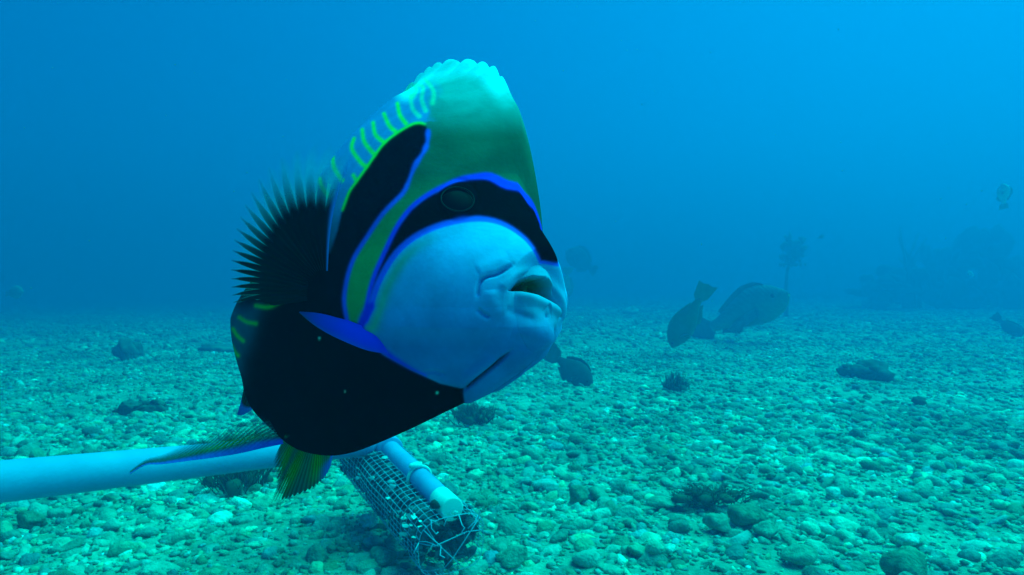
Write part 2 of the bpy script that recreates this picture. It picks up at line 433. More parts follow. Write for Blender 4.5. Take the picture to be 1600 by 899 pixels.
def mixc(c, col, k): return c * (1 - k[..., None]) + np.array(col) * k[..., None]
def sm(d, w=0.9): return 1 / (1 + np.exp(np.clip(d / w, -30, 30)))
def paint():
    x, y = px[..., 0], px[..., 1]
    c = np.zeros(px.shape[:2] + (3,)); c[:] = (0.0008, 0.0008, 0.0012)
    nz = np.array([0.0])
    # flank behind the shoulder patch: blue with yellow lines
    back = [(440, 330), (470, 240), (520, 190), (570, 120), (640, 80), (720, 80), (700, 190), (664, 194)] + SADDLE_L[::-1][1:] + [(515, 395)]
    c = mixc(c, (0.14, 0.24, 0.62), sm(poly_sd(px, back), 1.2))
    # yellow crown and band behind the mask
    crown = [(664, 194), (672, 175), (664, 150), (640, 128), (650, 60), (800, 60), (900, 300), (845, 331)] + MASK_U[::-1] + [(560, 506), (546, 503)] + SADDLE_R[::-1]
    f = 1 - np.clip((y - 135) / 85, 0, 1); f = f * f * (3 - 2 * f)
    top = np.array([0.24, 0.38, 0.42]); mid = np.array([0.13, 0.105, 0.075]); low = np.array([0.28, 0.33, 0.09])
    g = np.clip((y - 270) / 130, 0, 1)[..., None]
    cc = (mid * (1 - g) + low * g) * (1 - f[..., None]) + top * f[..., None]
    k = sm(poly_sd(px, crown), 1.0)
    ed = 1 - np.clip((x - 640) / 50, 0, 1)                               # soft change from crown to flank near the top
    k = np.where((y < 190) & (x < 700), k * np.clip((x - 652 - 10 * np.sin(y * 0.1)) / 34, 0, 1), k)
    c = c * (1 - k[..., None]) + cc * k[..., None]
    # pale scaly crest rim
    crest = np.exp(-np.clip(T - 0.0, 0, 1) / 0.05) * sc_in
    rimk = np.clip(1.25 - T / 0.075, 0, 1) * sc_in
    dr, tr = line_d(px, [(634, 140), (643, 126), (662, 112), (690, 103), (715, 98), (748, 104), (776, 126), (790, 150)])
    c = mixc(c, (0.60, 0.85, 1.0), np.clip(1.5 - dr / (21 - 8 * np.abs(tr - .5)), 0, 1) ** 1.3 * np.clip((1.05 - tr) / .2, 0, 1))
    # yellow lines on the flank
    ST = [[(552, 274), (558, 284), (566, 290)], [(553, 217), (550, 233), (564, 254), (574, 262)], [(566, 203), (570, 223), (587, 244)],
          [(583, 192), (587, 211), (602, 224)], [(600, 178), (608, 196), (618, 206)], [(621, 162), (625, 180), (634, 193)],
          [(641, 150), (645, 170), (655, 182)], [(652, 132), (661, 137), (659, 155), (665, 173)], [(664, 124), (677, 142), (676, 161)],
          [(636, 142), (642, 132), (650, 140), (644, 152)], [(520, 246), (522, 262), (534, 282)], [(500, 280), (503, 292), (512, 306)]]
    for st in ST:
        d, tt = line_d(px, st)
        c = mixc(c, (0.55, 0.75, 0.06) if st[0][1] > 160 else (0.55, 0.80, 0.40), sm(d - 2.7 - 0.9 * tt, 0.7) * (0.95 if st[0][1] > 150 else 0.6))
    d, tt = line_d(px, SADDLE_L[1:])
    # shoulder patch
    pd = poly_sd(px, SADDLE_L + SADDLE_R[1:] + [(520, 500), (505, 430)])
    c = mixc(c, (0.0010, 0.0015, 0.006), sm(pd + 1.0, 0.8))
    c = mixc(c, (0.48, 0.72, 0.06), sm(d - 1.9, 0.7) * np.clip((672 - x) / 12, 0, 1))
    d, tt = line_d(px, SADDLE_R[1:])
    wv = 0.7 * np.sin(tt * 55) * (tt < 0.35)
    c = mixc(c, (0.02, 0.10, 0.85), sm(d - 3.2 - wv, 0.9))
    # mask
    mask = MASK_U + [(905, 335), (905, 424), (880, 425)] + MASK_L[::-1]
    c = mixc(c, (0.0012, 0.0018, 0.0030), sm(poly_sd(px, mask), 0.8))
    d, tt = line_d(px, [(p[0] - 1, p[1] - 3) for p in MASK_U])
    c = mixc(c, (0.015, 0.05, 0.95), sm(d - 3.4 - 3.2 * np.exp(-((tt - 0.78) / 0.13) ** 2), 0.9))
    # face
    fsd = poly_sd(px, FACE)
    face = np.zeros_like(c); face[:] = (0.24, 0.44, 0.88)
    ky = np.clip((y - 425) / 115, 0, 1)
    face = mixc(face, (0.07, 0.13, 0.44), ky * 0.9)  # shade put into the skin colour: lower face darkens towards the chin
    dl, tl = line_d(px, MASK_L)
    face = mixc(face, (0.28, 0.42, 0.22), np.exp(-((dl - 16) / 9) ** 2) * np.clip((690 - x) / 60, 0, 1) * 0.75)   # greenish rim
    lip = np.exp(-(np.hypot(x - 845, (y - 455) * 1.1) / 60) ** 3)
    face = mixc(face, (0.15, 0.29, 0.46), lip * 0.75)
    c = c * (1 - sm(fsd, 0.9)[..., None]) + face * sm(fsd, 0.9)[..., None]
    c = mixc(c, (0.02, 0.12, 0.98), sm(dl - 4.6 + 2.6 * np.clip((x - 740) / 110, 0, 1), 0.8))
    d, tt = line_d(px, [(578, 480), (566, 512), (585, 532), (611, 553), (640, 571), (668, 585)])
    c = mixc(c, (0.01, 0.03, 0.80), sm(d - 8 + 7 * np.clip(tt - 0.3, 0, 1) / 0.7, 1.5))
    # dark gill slit, mouth interior
    d, tt = line_d(px, [(796, 549), (776, 566), (760, 579), (744, 592), (730, 604)])
    c = mixc(c, (0.01, 0.02, 0.05), sm(d - 1.5 * np.clip(tt * 3, 0, 1) + 0.3, 0.6))
    c = mixc(c, (0.10, 0.17, 0.07), np.clip(mouth_m * 1.3, 0, 1))
    # rear flank: dusky blue with yellow lines
    rk = sm(poly_sd(px, [(300, 480), (405, 480), (396, 520), (380, 560), (372, 600), (340, 640), (300, 600)]), 6)
    c = mixc(c, (0.05, 0.10, 0.18), rk * 0.9)
    for st in [[(374, 496), (385, 503), (400, 506)], [(364, 514), (370, 524), (380, 533)], [(361, 540), (366, 549), (372, 556)], [(440, 470), (420, 480), (400, 478)]]:
        d, tt = line_d(px, st)
        c = mixc(c, (0.35, 0.50, 0.03), sm(d - 2.4, 1.0) * 0.85)
    # two pale specks on the breast
    for q in [(499, 529, 2.0), (683, 614, 2.2), (539, 612, 1.2)]:
        c = mixc(c, (0.45, 0.45, 0.38), sm(np.hypot(x - q[0], y - q[1]) - q[2], 0.4))
    return c
colr = paint()

left = fish_pt(ab[..., 0], ab[..., 1], -wd)
dlt = pos2 - pos                                                          # mirror the sculpted offset across the midplane
right_dir = R3
ml = dlt - 2 * (dlt @ right_dir)[..., None] * right_dir
left2 = left + ml
# ring: right side D->V then left side V->D
ringP = np.concatenate([pos2, left2[:, -2:0:-1]], axis=1)
ringC = np.concatenate([colr, colr[:, -2:0:-1]], axis=1)
ringP[0] = ringP[0].mean(0); ringP[-1] = ringP[-1].mean(0); ringC[0] = ringC[1]
nc = ringP.shape[1]
VV = ringP.reshape(-1, 3); FFq = grid_faces(NS, nc, wrap=True)
cols = np.concatenate([ringC, np.ones(ringC.shape[:2] + (1,))], -1).reshape(-1, 4)

M_SKIN = mat('fish_skin', attr='col', nscale=60, rough=0.6, spec=0.0, bump=0.05, bscale=420)
fish = thing('angelfish', tuple(fish_pt(np.array(-14.0), 2.0, 0.0)), 'large angelfish close to the camera with black breast, blue face and yellow-green crown', 'fish')
body = build('body', VV, FFq, M_SKIN, fish, attrs={'col': cols})

bvh = BVHTree.FromPolygons([Vector(map(float, v)) for v in ringP[::3, ::3].reshape(-1, 3)],
                           [tuple(int(i) for i in f) for f in grid_faces(len(ringP[::3]), ringP[::3, ::3].shape[1])])
def hit(px_, py_):
    d = (P(px_, py_, 1.0) - cam.location).normalized()
    h = bvh.ray_cast(cam.location, d)
    return h[0], h[1]

# eyes: dark slightly domed discs set in the sockets, with a faint iris ring
M_EYE = mat('eye', (0.001, 0.002, 0.006), rough=0.35, spec=0.01)
M_IRIS = mat('iris', (0.006, 0.022, 0.028), rough=0.5, spec=0.02)
def dome(c, n, up, rad, h, rings=14, seg=48):
    n = n.normalized(); u = (up - n * up.dot(n)).normalized(); v = n.cross(u); V = [c + n * h]; Fc = []
    for i in range(1, rings + 1):
        a = i / rings * math.pi / 2
        for k in range(seg):
            b = 2 * math.pi * k / seg
            V.append(c + n * h * math.cos(a) + (u * math.cos(b) + v * math.sin(b)) * rad * math.sin(a))
    for k in range(seg): Fc.append((0, 1 + k, 1 + (k + 1) % seg))
    for i in range(rings - 1):
        for k in range(seg):
            a = 1 + i * seg + k; b = 1 + i * seg + (k + 1) % seg
            Fc.append((a, a + seg, b + seg, b))
    return V, Fc
ec, en = hit(715, 312)
if en.dot(cam.location - ec) < 0: en = -en
Rv = Vector(R3)
def mirror_pt(p):
    q = np.array(p) - FISH_O; lat = q @ R3
    return Vector(np.array(p) - 2 * lat * R3)
def mirror_v(n): return n - Rv * 2 * n.dot(Rv)
for side in (0, 1):
    c, n = (ec, en) if side == 0 else (mirror_pt(ec), mirror_v(en))
    V1, F1 = dome(c - n * 0.0012, n, Vector(U3), 0.0068, 0.0019)
    eye = build('eye', V1, F1, M_EYE, fish)
    eye['_org'] = fish['_org']
    V2, F2 = [], []
    u = (Vector(U3) - n * Vector(U3).dot(n)).normalized(); v = n.cross(u)
    for i in range(8):
        a = 2 * math.pi * i / 8
        for k in range(56):
            b = 2 * math.pi * k / 56; rr = 0.0070 + 0.00025 * math.cos(a)
            V2.append(c + (u * math.cos(b) + v * math.sin(b)) * rr + n * (0.0003 + 0.0004 * math.sin(a)))
    F2 = grid_faces(9, 56, True) % (8 * 56)
    build('iris_ring', V2, [tuple(f) for f in F2.tolist()], M_IRIS, fish).parent = eye
bpy.context.view_layer.update()

def fin_sheet(name, base, tip, parent, m, nu=200, nr=40, bow=None, nray=20, rib=0.0004, colf=None, alf=None, ragged=0.0, thick=0.0):
    base = spline([tuple(b) for b in base], nu); tip = spline([tuple(b) for b in tip], nu)
    u = np.linspace(0, 1, nu)[:, None] * np.ones((1, nr)); r = np.ones((nu, 1)) * np.linspace(0, 1, nr)[None, :]
    fr = (u * nray) % 1.0; d = np.abs(fr - 0.5) * 2                      # 0 on a ray, 1 between rays
    L_ = 1 - ragged * d ** 1.5
    rr = r * L_
    p = base[:, None, :] * (1 - rr[..., None]) + tip[:, None, :] * rr[..., None]
    if bow is not None: p = p + np.array(bow)[None, None, :] * (np.sin(rr * math.pi))[..., None]
    n = np.cross(np.gradient(p, axis=0), np.gradient(p, axis=1)); n /= np.linalg.norm(n, axis=-1)[..., None] + 1e-12
    top = p + n * (rib * (1 - d) * (1 - 0.7 * r))[..., None]
    bot = p - n * (rib * (1 - d) * (1 - 0.7 * r) + 0.00012)[..., None]
    c = colf(u, r, d); al = alf(u, r, d) if alf else np.ones_like(u)
    f = grid_faces(nu, nr)
    V_ = np.concatenate([top.reshape(-1, 3), bot.reshape(-1, 3)]); f2 = np.concatenate([f, f[:, ::-1] + nu * nr])
    cc = np.concatenate([c, np.ones(c.shape[:2] + (1,))], -1).reshape(-1, 4)
    at = {'col': np.concatenate([cc, cc]), 'alpha': np.concatenate([al.ravel(), al.ravel()])}
    return build(name, V_, f2, m, parent, attrs=at)

M_FIN = mat('fish_fin', attr='col', nscale=60, rough=0.5, spec=0.02, alpha='alpha')
def npv(*a): return np.array(P(*a))
# right pectoral fin: black rays with clear cyan webs, spread out behind the shoulder
def ang_tip(a, L, dep):
    return npv(488 + L * math.cos(math.radians(a)), 474 - L * math.sin(math.radians(a)), dep)
A_ = [(74, 250, .315), (84, 250, .320), (94, 245, .326), (104, 232, .333), (113, 214, .342), (122, 192, .357), (131, 175, .364), (140, 160, .371), (149, 148, .378), (158, 138, .385), (167, 131, .391), (176, 126, .396), (184, 122, .400), (192, 112, .403)]
tips = [ang_tip(*q) for q in A_]
bases = []
for q in A_:
    a = math.radians(q[0]); bx, by = 505 + 26 * math.cos(a), 462 - 40 * math.sin(a)
    h_ = hit(bx, by)[0]; bases.append(np.array(h_) - np.array(P(bx, by, 1.0) - cam.location) * 0.003)
def pc_col(u, r, d):
    c = np.zeros(u.shape + (3,)); c[:] = (0.20, 0.75, 0.85)
    web = np.clip((d - (1.12 - 1.05 * np.clip((r - 0.47) / 0.42, 0, 1))) / 0.25, 0, 1)
    lead = np.clip(1 - u * 2.2, 0, 1)
    fade = np.clip((r - 0.50) / 0.3, 0, 1) * np.clip(1.2 - u * 1.9, 0, 1)
    k = (1 - web) * (1 - fade)
    c = mixc(c, (0.001, 0.001, 0.002), k)
    g = np.exp(-((r - 0.62) / 0.12) ** 2) * web * 0.5
    c = mixc(c, (0.30, 0.75, 0.30), g)
    le = sm((u - 0.018) * 300, 1.5)
    return mixc(c, (0.03, 0.22, 0.80), le * (1 - 0.0 * r))
def pc_al(u, r, d):
    web = np.clip((d - (1.12 - 1.05 * np.clip((r - 0.47) / 0.42, 0, 1))) / 0.25, 0, 1)
    lead = np.clip(1 - u * 1.5, 0, 1)
    a_web = np.clip(0.20 + 0.75 * lead, 0, 1) * np.clip((1 - r) / 0.60, 0, 1) ** 1.1 * (0.55 + 0.45 * (np.sin(u * 160) * 0.5 + 0.5))
    a_ray = np.clip((1 - r) / 0.22, 0, 1) * (1 - 0.80 * np.clip(1.2 - u * 1.9, 0, 1) * np.clip((r - 0.45) / 0.3, 0, 1))
    return np.where(r < 0.47, 1, a_web * web + a_ray * (1 - web))
fin_sheet('pectoral_fin', bases, tips, fish, M_FIN, nu=520, nr=60, nray=21, bow=tuple(np.array(R3) * 0.004), colf=pc_col, alf=pc_al, ragged=0.10)
# left pectoral fin, folded against the hidden side
lb = [np.array(mirror_pt(Vector(b))) for b in bases]
lt = [np.array(mirror_pt(Vector(b))) * 1 for b in tips]
fin_sheet('pectoral_fin', lb, [0.35 * a + 0.65 * b for a, b in zip(lb, lt)], fish, M_FIN, nu=200, nr=30, nray=21, colf=pc_col, alf=pc_al, ragged=0.10)

# pelvic fins with bright blue leading edges
def pv_col(u, r, d):
    c = np.zeros(u.shape + (3,)); c[:] = (0.05, 0.13, 0.10)
    s_ = 0.5 + 0.5 * np.sin(u * 26 + 1.0)
    c = mixc(c, (0.13, 0.22, 0.012), np.clip(s_ * np.sin(np.clip(r, 0, 1) * math.pi) * 1.2, 0, 1))
    c = mixc(c, (0.03, 0.10, 0.16), np.clip((r - 0.5) * 1.2, 0, 1) * (1 - s_))
    c = c * (0.45 + 0.8 * d[..., None])
    c = mixc(c, (0.001, 0.001, 0.002), np.clip((0.16 - r) / 0.12, 0, 1) * np.clip(u * 8 - .5, 0, 1))
    return mixc(c, (0.06, 0.12, 0.90), sm((u - 0.055) * 200, 1.6))
def pv_al(u, r, d):
    return np.clip(np.where(u < 0.09, 1, (1.02 - r) / 0.28 * (0.55 + 0.45 * (1 - d))), 0, 1)
# long right pelvic fin: base fan along its leading spine
lead_line = [(462, 684), (414, 694), (371, 704), (328, 711), (299, 715), (253, 721), (227, 723), (203, 737)]
trail = [(448, 664), (405, 652), (362, 663), (330, 677), (292, 692), (256, 709), (227, 718), (203, 736)]
def dp(i, n, d0, d1): return d0 + (d1 - d0) * i / (n - 1)
bl = [npv(x, y + 6 - i * .3, dp(i, 8, .372, .430)) for i, (x, y) in enumerate(lead_line)]
tl_ = [npv(x, y, dp(i, 8, .380, .432)) for i, (x, y) in enumerate(trail)]
def ribbon(name, A, B, colf, alf, nray=30, nu=260, nr=46):
    """fin between its leading edge A and trailing edge B; rays run slanting out from the base"""
    return fin_sheet(name, A, B, fish, M_FIN, nu=nu, nr=nr, nray=nray, colf=colf, alf=alf, rib=0.0003)
def rb_col(u, r, d):
    c = np.zeros(u.shape + (3,)); c[:] = (0.06, 0.17, 0.17)
    ray = 0.5 + 0.5 * np.sin((r * 9 - u * 16) * 2.2)
    hair = 0.5 + 0.5 * np.sin((r * 1.6 + u * 5.0) * 34)
    c = mixc(c, (0.16, 0.34, 0.012), np.exp(-((r - 0.38) / 0.15) ** 2) * np.exp(-((u - 0.40) / 0.24) ** 2) * 1.0)
    c = c * (0.55 + 0.7 * hair[..., None])
    c = mixc(c, (0.03, 0.12, 0.22), np.clip(1 - r * 1.8, 0, 1) * np.clip(u * 2 - .7, 0, 1) * 0.5)
    c = mixc(c, (0.001, 0.001, 0.002), np.clip(1 - u * 9, 0, 1))
    wl = 0.20 - 0.02 * u
    k = sm((r - wl) * 40, 1.4)
    c = mixc(c, (0.12, 0.24, 1.0), k * np.clip(u * 2.2, 0.0, 1))
    return mixc(c, (0.04, 0.10, 0.95), k * np.clip(1 - u * 2.2, 0, 1))
def rb_al(u, r, d):
    hair = 0.5 + 0.5 * np.sin((r * 1.6 + u * 5.0) * 34)
    return np.clip(np.where(r < 0.3, 1, (1.0 - r) / 0.55 * (0.35 + 0.6 * hair) + 0.1 * (1 - r)), 0, 1)
ribbon('pelvic_fin', bl, tl_, rb_col, rb_al)
edge2 = [(519, 716), (516, 730), (508, 745), (496, 757), (478, 768), (455, 777), (438, 782), (423, 787), (428, 772), (432, 752), (427, 730), (430, 712), (438, 698)]
base2 = [(519, 708), (512, 706), (506, 703), (500, 701), (494, 700), (488, 699), (482, 698), (476, 697), (470, 696), (464, 695), (458, 694), (452, 693), (446, 692)]
b2 = [npv(x, y - 14, 0.352 + 0.001 * i) for i, (x, y) in enumerate(base2)]
t2 = [npv(x, y, 0.372 + 0.002 * i) for i, (x, y) in enumerate(edge2)]
def f2c(u, r, d):
    c = pv_col(u, r, d)
    return mixc(c, (0.05, 0.10, 0.55), sm((u - 0.20) * 60, 1.5) * np.clip((r - 0.55) / 0.2, 0, 1))
fin_sheet('pelvic_fin', b2, t2, fish, M_FIN, nu=320, nr=46, nray=34, colf=f2c, alf=lambda u, r, d: np.clip(np.where(u < 0.5, 1, (1.03 - r) / 0.3 * (0.4 + 0.6 * (1 - d))), 0, 1), ragged=0.05)
# anal fin tip showing behind the belly, soft rear dorsal and the tail on the far side
def dk_col(u, r, d):
    c = np.zeros(u.shape + (3,)); c[:] = (0.004, 0.012, 0.014)
    return mixc(c, (0.05, 0.12, 0.60), np.clip((r - 0.62) / 0.1, 0, 1))
fin_sheet('anal_fin', [npv(388, 575, .435), npv(394, 595, .430), npv(402, 612, .424), npv(412, 625, .418)],
          [npv(374, 643, .452), npv(371, 648, .450), npv(381, 648, .446), npv(400, 636, .436)], fish, M_FIN, nu=60, nr=30, nray=8, colf=dk_col)
def tl_col(u, r, d):
    c = np.zeros(u.shape + (3,)); c[:] = (0.45, 0.40, 0.03)
    return c * (0.7 + 0.3 * d[..., None])
fin_sheet('tail_fin', [tuple(fish_pt(-31.6, b, 0.0)) for b in (2.6, 1.8, 1.0, 0.2, -0.5)],
          [tuple(fish_pt(a, b, 0.0)) for a, b in ((-36.5, 5.4), (-37.4, 3.2), (-37.6, 1.0), (-37.4, -1.2), (-36.5, -3.4))], fish, M_FIN, nu=80, nr=24, nray=16, colf=tl_col)
# cheek spine
M_BLUE = mat('blue_spine', attr='col', rough=0.5, spec=0.2)
def horn(name, pts, rad, flat, colf, parent, n=20):
    pts = spline(pts, 40); rad = spline([(r,) for r in rad], 40)[:, 0]; V = []; cl = []
    for i, p in enumerate(pts):
        tdir = pts[min(i + 1, 39)] - pts[max(i - 1, 0)]; tdir /= np.linalg.norm(tdir)
        vw = np.array(cam.location) - p; vw /= np.linalg.norm(vw); s_ = np.cross(tdir, vw); s_ /= np.linalg.norm(s_); n_ = np.cross(s_, tdir)
        for k in range(n):
            a = 2 * math.pi * k / n
            V.append(p + (s_ * math.cos(a) + n_ * math.sin(a) * flat) * rad[i]); cl.append((*colf(i / 39), 1))
    f = grid_faces(40, n, True).tolist() + [list(range(n - 1, -1, -1)), list(range(39 * n, 40 * n))]
    return build(name, V, f, M_BLUE, parent, attrs={'col': np.array(cl)})
def on_skin(x, y, off):
    h_ = np.array(hit(x, y)[0]); v = np.array(cam.location) - h_; return h_ + v / np.linalg.norm(v) * off
sp = [on_skin(x, y, o) for x, y, o in [(618, 553, -.003), (584, 534, .0005), (552, 520, .002), (525, 511, .003), (500, 501, .0045), (483, 494, .0055), (468, 488, .0065)]]
def spc(s_):
    k = min(1, max(0, (s_ - 0.35) / 0.55)); a = np.array((0.01, 0.03, 0.80)); b = np.array((0.01, 0.03, 0.22)); return tuple(a * (1 - k) + b * k)
horn('cheek_spine', sp, [.0006, .0045, .0052, .0045, .0034, .0020, .0003], 0.45, spc, fish)
#REST
# ------------------------------------------------------------------ bait pole of grey-blue pipe, lying out from the left
M_PVC = mat('pvc_pipe', (0.11, 0.30, 0.56), ncol=(0.17, 0.38, 0.66), nscale=9, rough=0.6, spec=0.05, bump=0.08, bscale=90)
M_FITTING = mat('pipe_fitting', (0.14, 0.30, 0.62), ncol=(0.20, 0.38, 0.70), nscale=25, rough=0.5, spec=0.2)
M_CAP = mat('white_tape', (0.72, 0.80, 0.78), ncol=(0.80, 0.86, 0.84), nscale=30, rough=0.6, spec=0.2)
M_DARK = mat('dark_rubber', (0.02, 0.03, 0.03), rough=0.7, spec=0.1)
A0 = P(-190, 773, 0.72); A1 = P(120, 722, 0.905); B0 = P(596, 690, 1.46)
pole = thing('bait_pole', tuple(B0), 'long grey-blue plastic pipe from the left edge, elbowed down over the mesh cage', 'pipe')
def seg(a, b, n): return [a.lerp(b, i / (n - 1)) for i in range(n)]
m = MB(); m.tube([A0.lerp(B0, i / 24) for i in range(25)], 0.0258, 40); m.build('pipe', M_PVC, pole)
E0 = P(706, 796, 1.13)
dirp = (E0 - B0).normalized(); da = (B0 - A0).normalized()
m = MB(); m.tube([B0 - da * 0.075, B0 - da * 0.072, B0 - da * 0.03, B0 - da * 0.004 + dirp * 0.003, B0 + dirp * 0.03, B0 + dirp * 0.06, B0 + dirp * 0.062], [0.0262, 0.0295, 0.0295, 0.0295, 0.0285, 0.0285, 0.0262], 36)
m.build('elbow_fitting', M_FITTING, pole)
m = MB(); m.tube(seg(B0 + dirp * 0.03, E0, 12), 0.0200, 36); m.build('end_pipe', M_FITTING, pole)
L_ = (E0 - B0).length
m = MB(); m.tube([B0 + dirp * (L_ - .050), B0 + dirp * (L_ - .0495), B0 + dirp * (L_ + .001), B0 + dirp * (L_ + .0015)], [0.0200, 0.0208, 0.0208, 0.018], 36); m.build('tape_band', M_CAP, pole)
up_ = Vector((0, 0, 1)); side_ = dirp.cross(up_).normalized(); upp = side_.cross(dirp).normalized()
m = MB(); c_ = B0 + dirp * (L_ * 0.60); ring = [c_ + (side_ * math.cos(a) + upp * math.sin(a)) * 0.0228 for a in np.linspace(-0.25 * math.pi, 1.25 * math.pi, 30)]
ring = [ring[0] - upp * 0.02] + ring + [ring[-1] - upp * 0.03]
m.tube(ring, 0.0032, 8)
hd = c_ + (side_ * 0.2 + upp * 0.98).normalized() * 0.026
m.tube([hd - side_ * 0.009, hd + side_ * 0.002, hd + side_ * 0.012, hd + side_ * 0.016], [0.0055, 0.0065, 0.0055, 0.002], 8)
m.build('zip_tie', M_CAP, pole)
m = MB(); k_ = B0 + dirp * (L_ - .004) + side_ * 0.022 + upp * 0.006
m.tube([k_, k_ + side_ * 0.006 + upp * 0.004, k_ + side_ * 0.012 + upp * 0.010, k_ + side_ * 0.013 + upp * 0.012], [0.003, 0.007, 0.0065, 0.001], 12); m.build('rubber_plug', M_DARK, pole)

# mesh bait cage under the pipe
M_WIRE = mat('cage_wire', (0.25, 0.36, 0.55), ncol=(0.45, 0.55, 0.72), nscale=60, rough=0.6, spec=0.2)
M_BAIT = mat('bait', (0.02, 0.035, 0.05), ncol=(0.10, 0.15, 0.19), nscale=70, rough=0.5, spec=0.25, bump=0.5, bscale=120)
Q0 = P(568, 700, 1.53); Q1 = P(706, 846, 1.12)
cage = thing('bait_cage', tuple(Q1), 'sagging wire mesh bait cage lying on the gravel beneath the grey-blue pipe', 'cage')
ax = (Q1 - Q0); La = ax.length; ax.normalize(); cs = ax.cross(up_).normalized(); cu = cs.cross(ax).normalized()
rr_ = random.Random(5)
def cage_pt(t_, a, k=1.0):
    # a straight box-like tube of netting with rounded corners
    ca, sa = math.cos(a), math.sin(a); e = (abs(ca) ** 3.2 + abs(sa) ** 3.2) ** (-1 / 3.2)
    rx = 0.060 * k * e; ry = 0.050 * k * e
    n_ = noise.noise(Vector((ca * 2.0, sa * 2.0, t_ * 5))) * 0.004
    return Q0 + ax * (La * t_) + cs * ((rx + n_) * ca) + cu * ((ry + n_) * sa - 0.006)
m = MB(); NL = 32
for i in range(NL):
    a = 2 * math.pi * i / NL
    m.tube([cage_pt(j / 40, a) for j in range(41)], 0.0008, 4)
for j in range(0, 30):
    t_ = j / 29
    m.tube([cage_pt(t_, 2 * math.pi * k / 48) for k in range(49)], 0.00075, 4)
for k in range(8):                                                     # crumpled, bent-over wire ends
    a = 2 * math.pi * k / 18; p0 = cage_pt(1.0, a)
    pts = [p0]
    for q in range(4):
        pts.append(pts[-1] + ax * rr_.uniform(-.004, .016) + cs * rr_.uniform(-.016, .012) * math.cos(a) * 1.3 + cu * rr_.uniform(-.014, .012))
    m.tube(pts, 0.0010, 5)
for k in range(3):
    a = 2 * math.pi * k / 3 + .3
    m.tube([cage_pt(1.0, a), cage_pt(1.02, a, .6), cage_pt(1.0, a + 2.2, .5), cage_pt(0.99, a + 2.6)], 0.0010, 5)
m.build('wire_mesh', M_WIRE, cage)
# the crushed bait inside: one lumpy mass of flakes
sh, sf = stone_shapes(1, 6, 77, 0.5); m = MB()
for i in range(1300):
    t_ = rr_.uniform(0.0, 0.97); a = rr_.uniform(0, 2 * math.pi); k = rr_.random() ** 0.5 * 0.88
    c = cage_pt(t_, a, k); s_ = rr_.uniform(0.004, 0.013)
    R_ = Matrix.Rotation(rr_.uniform(0, 6.3), 3, 'Z') @ Matrix.Rotation(rr_.uniform(0, 3), 3, 'X')
    m.add([c + R_ @ Vector((v[0] * s_ * 1.6, v[1] * s_, v[2] * s_ * .5)) for v in sh[i % 6]], sf)
m.build('bait', M_BAIT, cage, smooth=False)
# torn scraps of fish skin caught on the wires
M_SCRAP = mat('fish_scrap', (0.45, 0.60, 0.62), ncol=(0.7, 0.85, 0.85), nscale=80, rough=0.35, spec=0.4)
m = MB()
for i in range(42):
    t_ = rr_.choice([rr_.uniform(0.05, 0.98), rr_.uniform(0.8, 1.0)]); a = rr_.choice([rr_.uniform(0.0, 0.9), rr_.uniform(0.0, 3.1)])
    c = cage_pt(t_, a, 1.06); s_ = rr_.uniform(0.002, 0.006)
    R_ = Matrix.Rotation(rr_.uniform(0, 6.3), 3, 'Z') @ Matrix.Rotation(rr_.uniform(0, 3), 3, 'X')
    m.add([c + R_ @ Vector((v[0] * s_ * 1.8, v[1] * s_, v[2] * s_ * .25)) for v in sh[i % 6]], sf)
m.build('bait_scraps', M_SCRAP, cage, smooth=False)['kind'] = 'stuff'

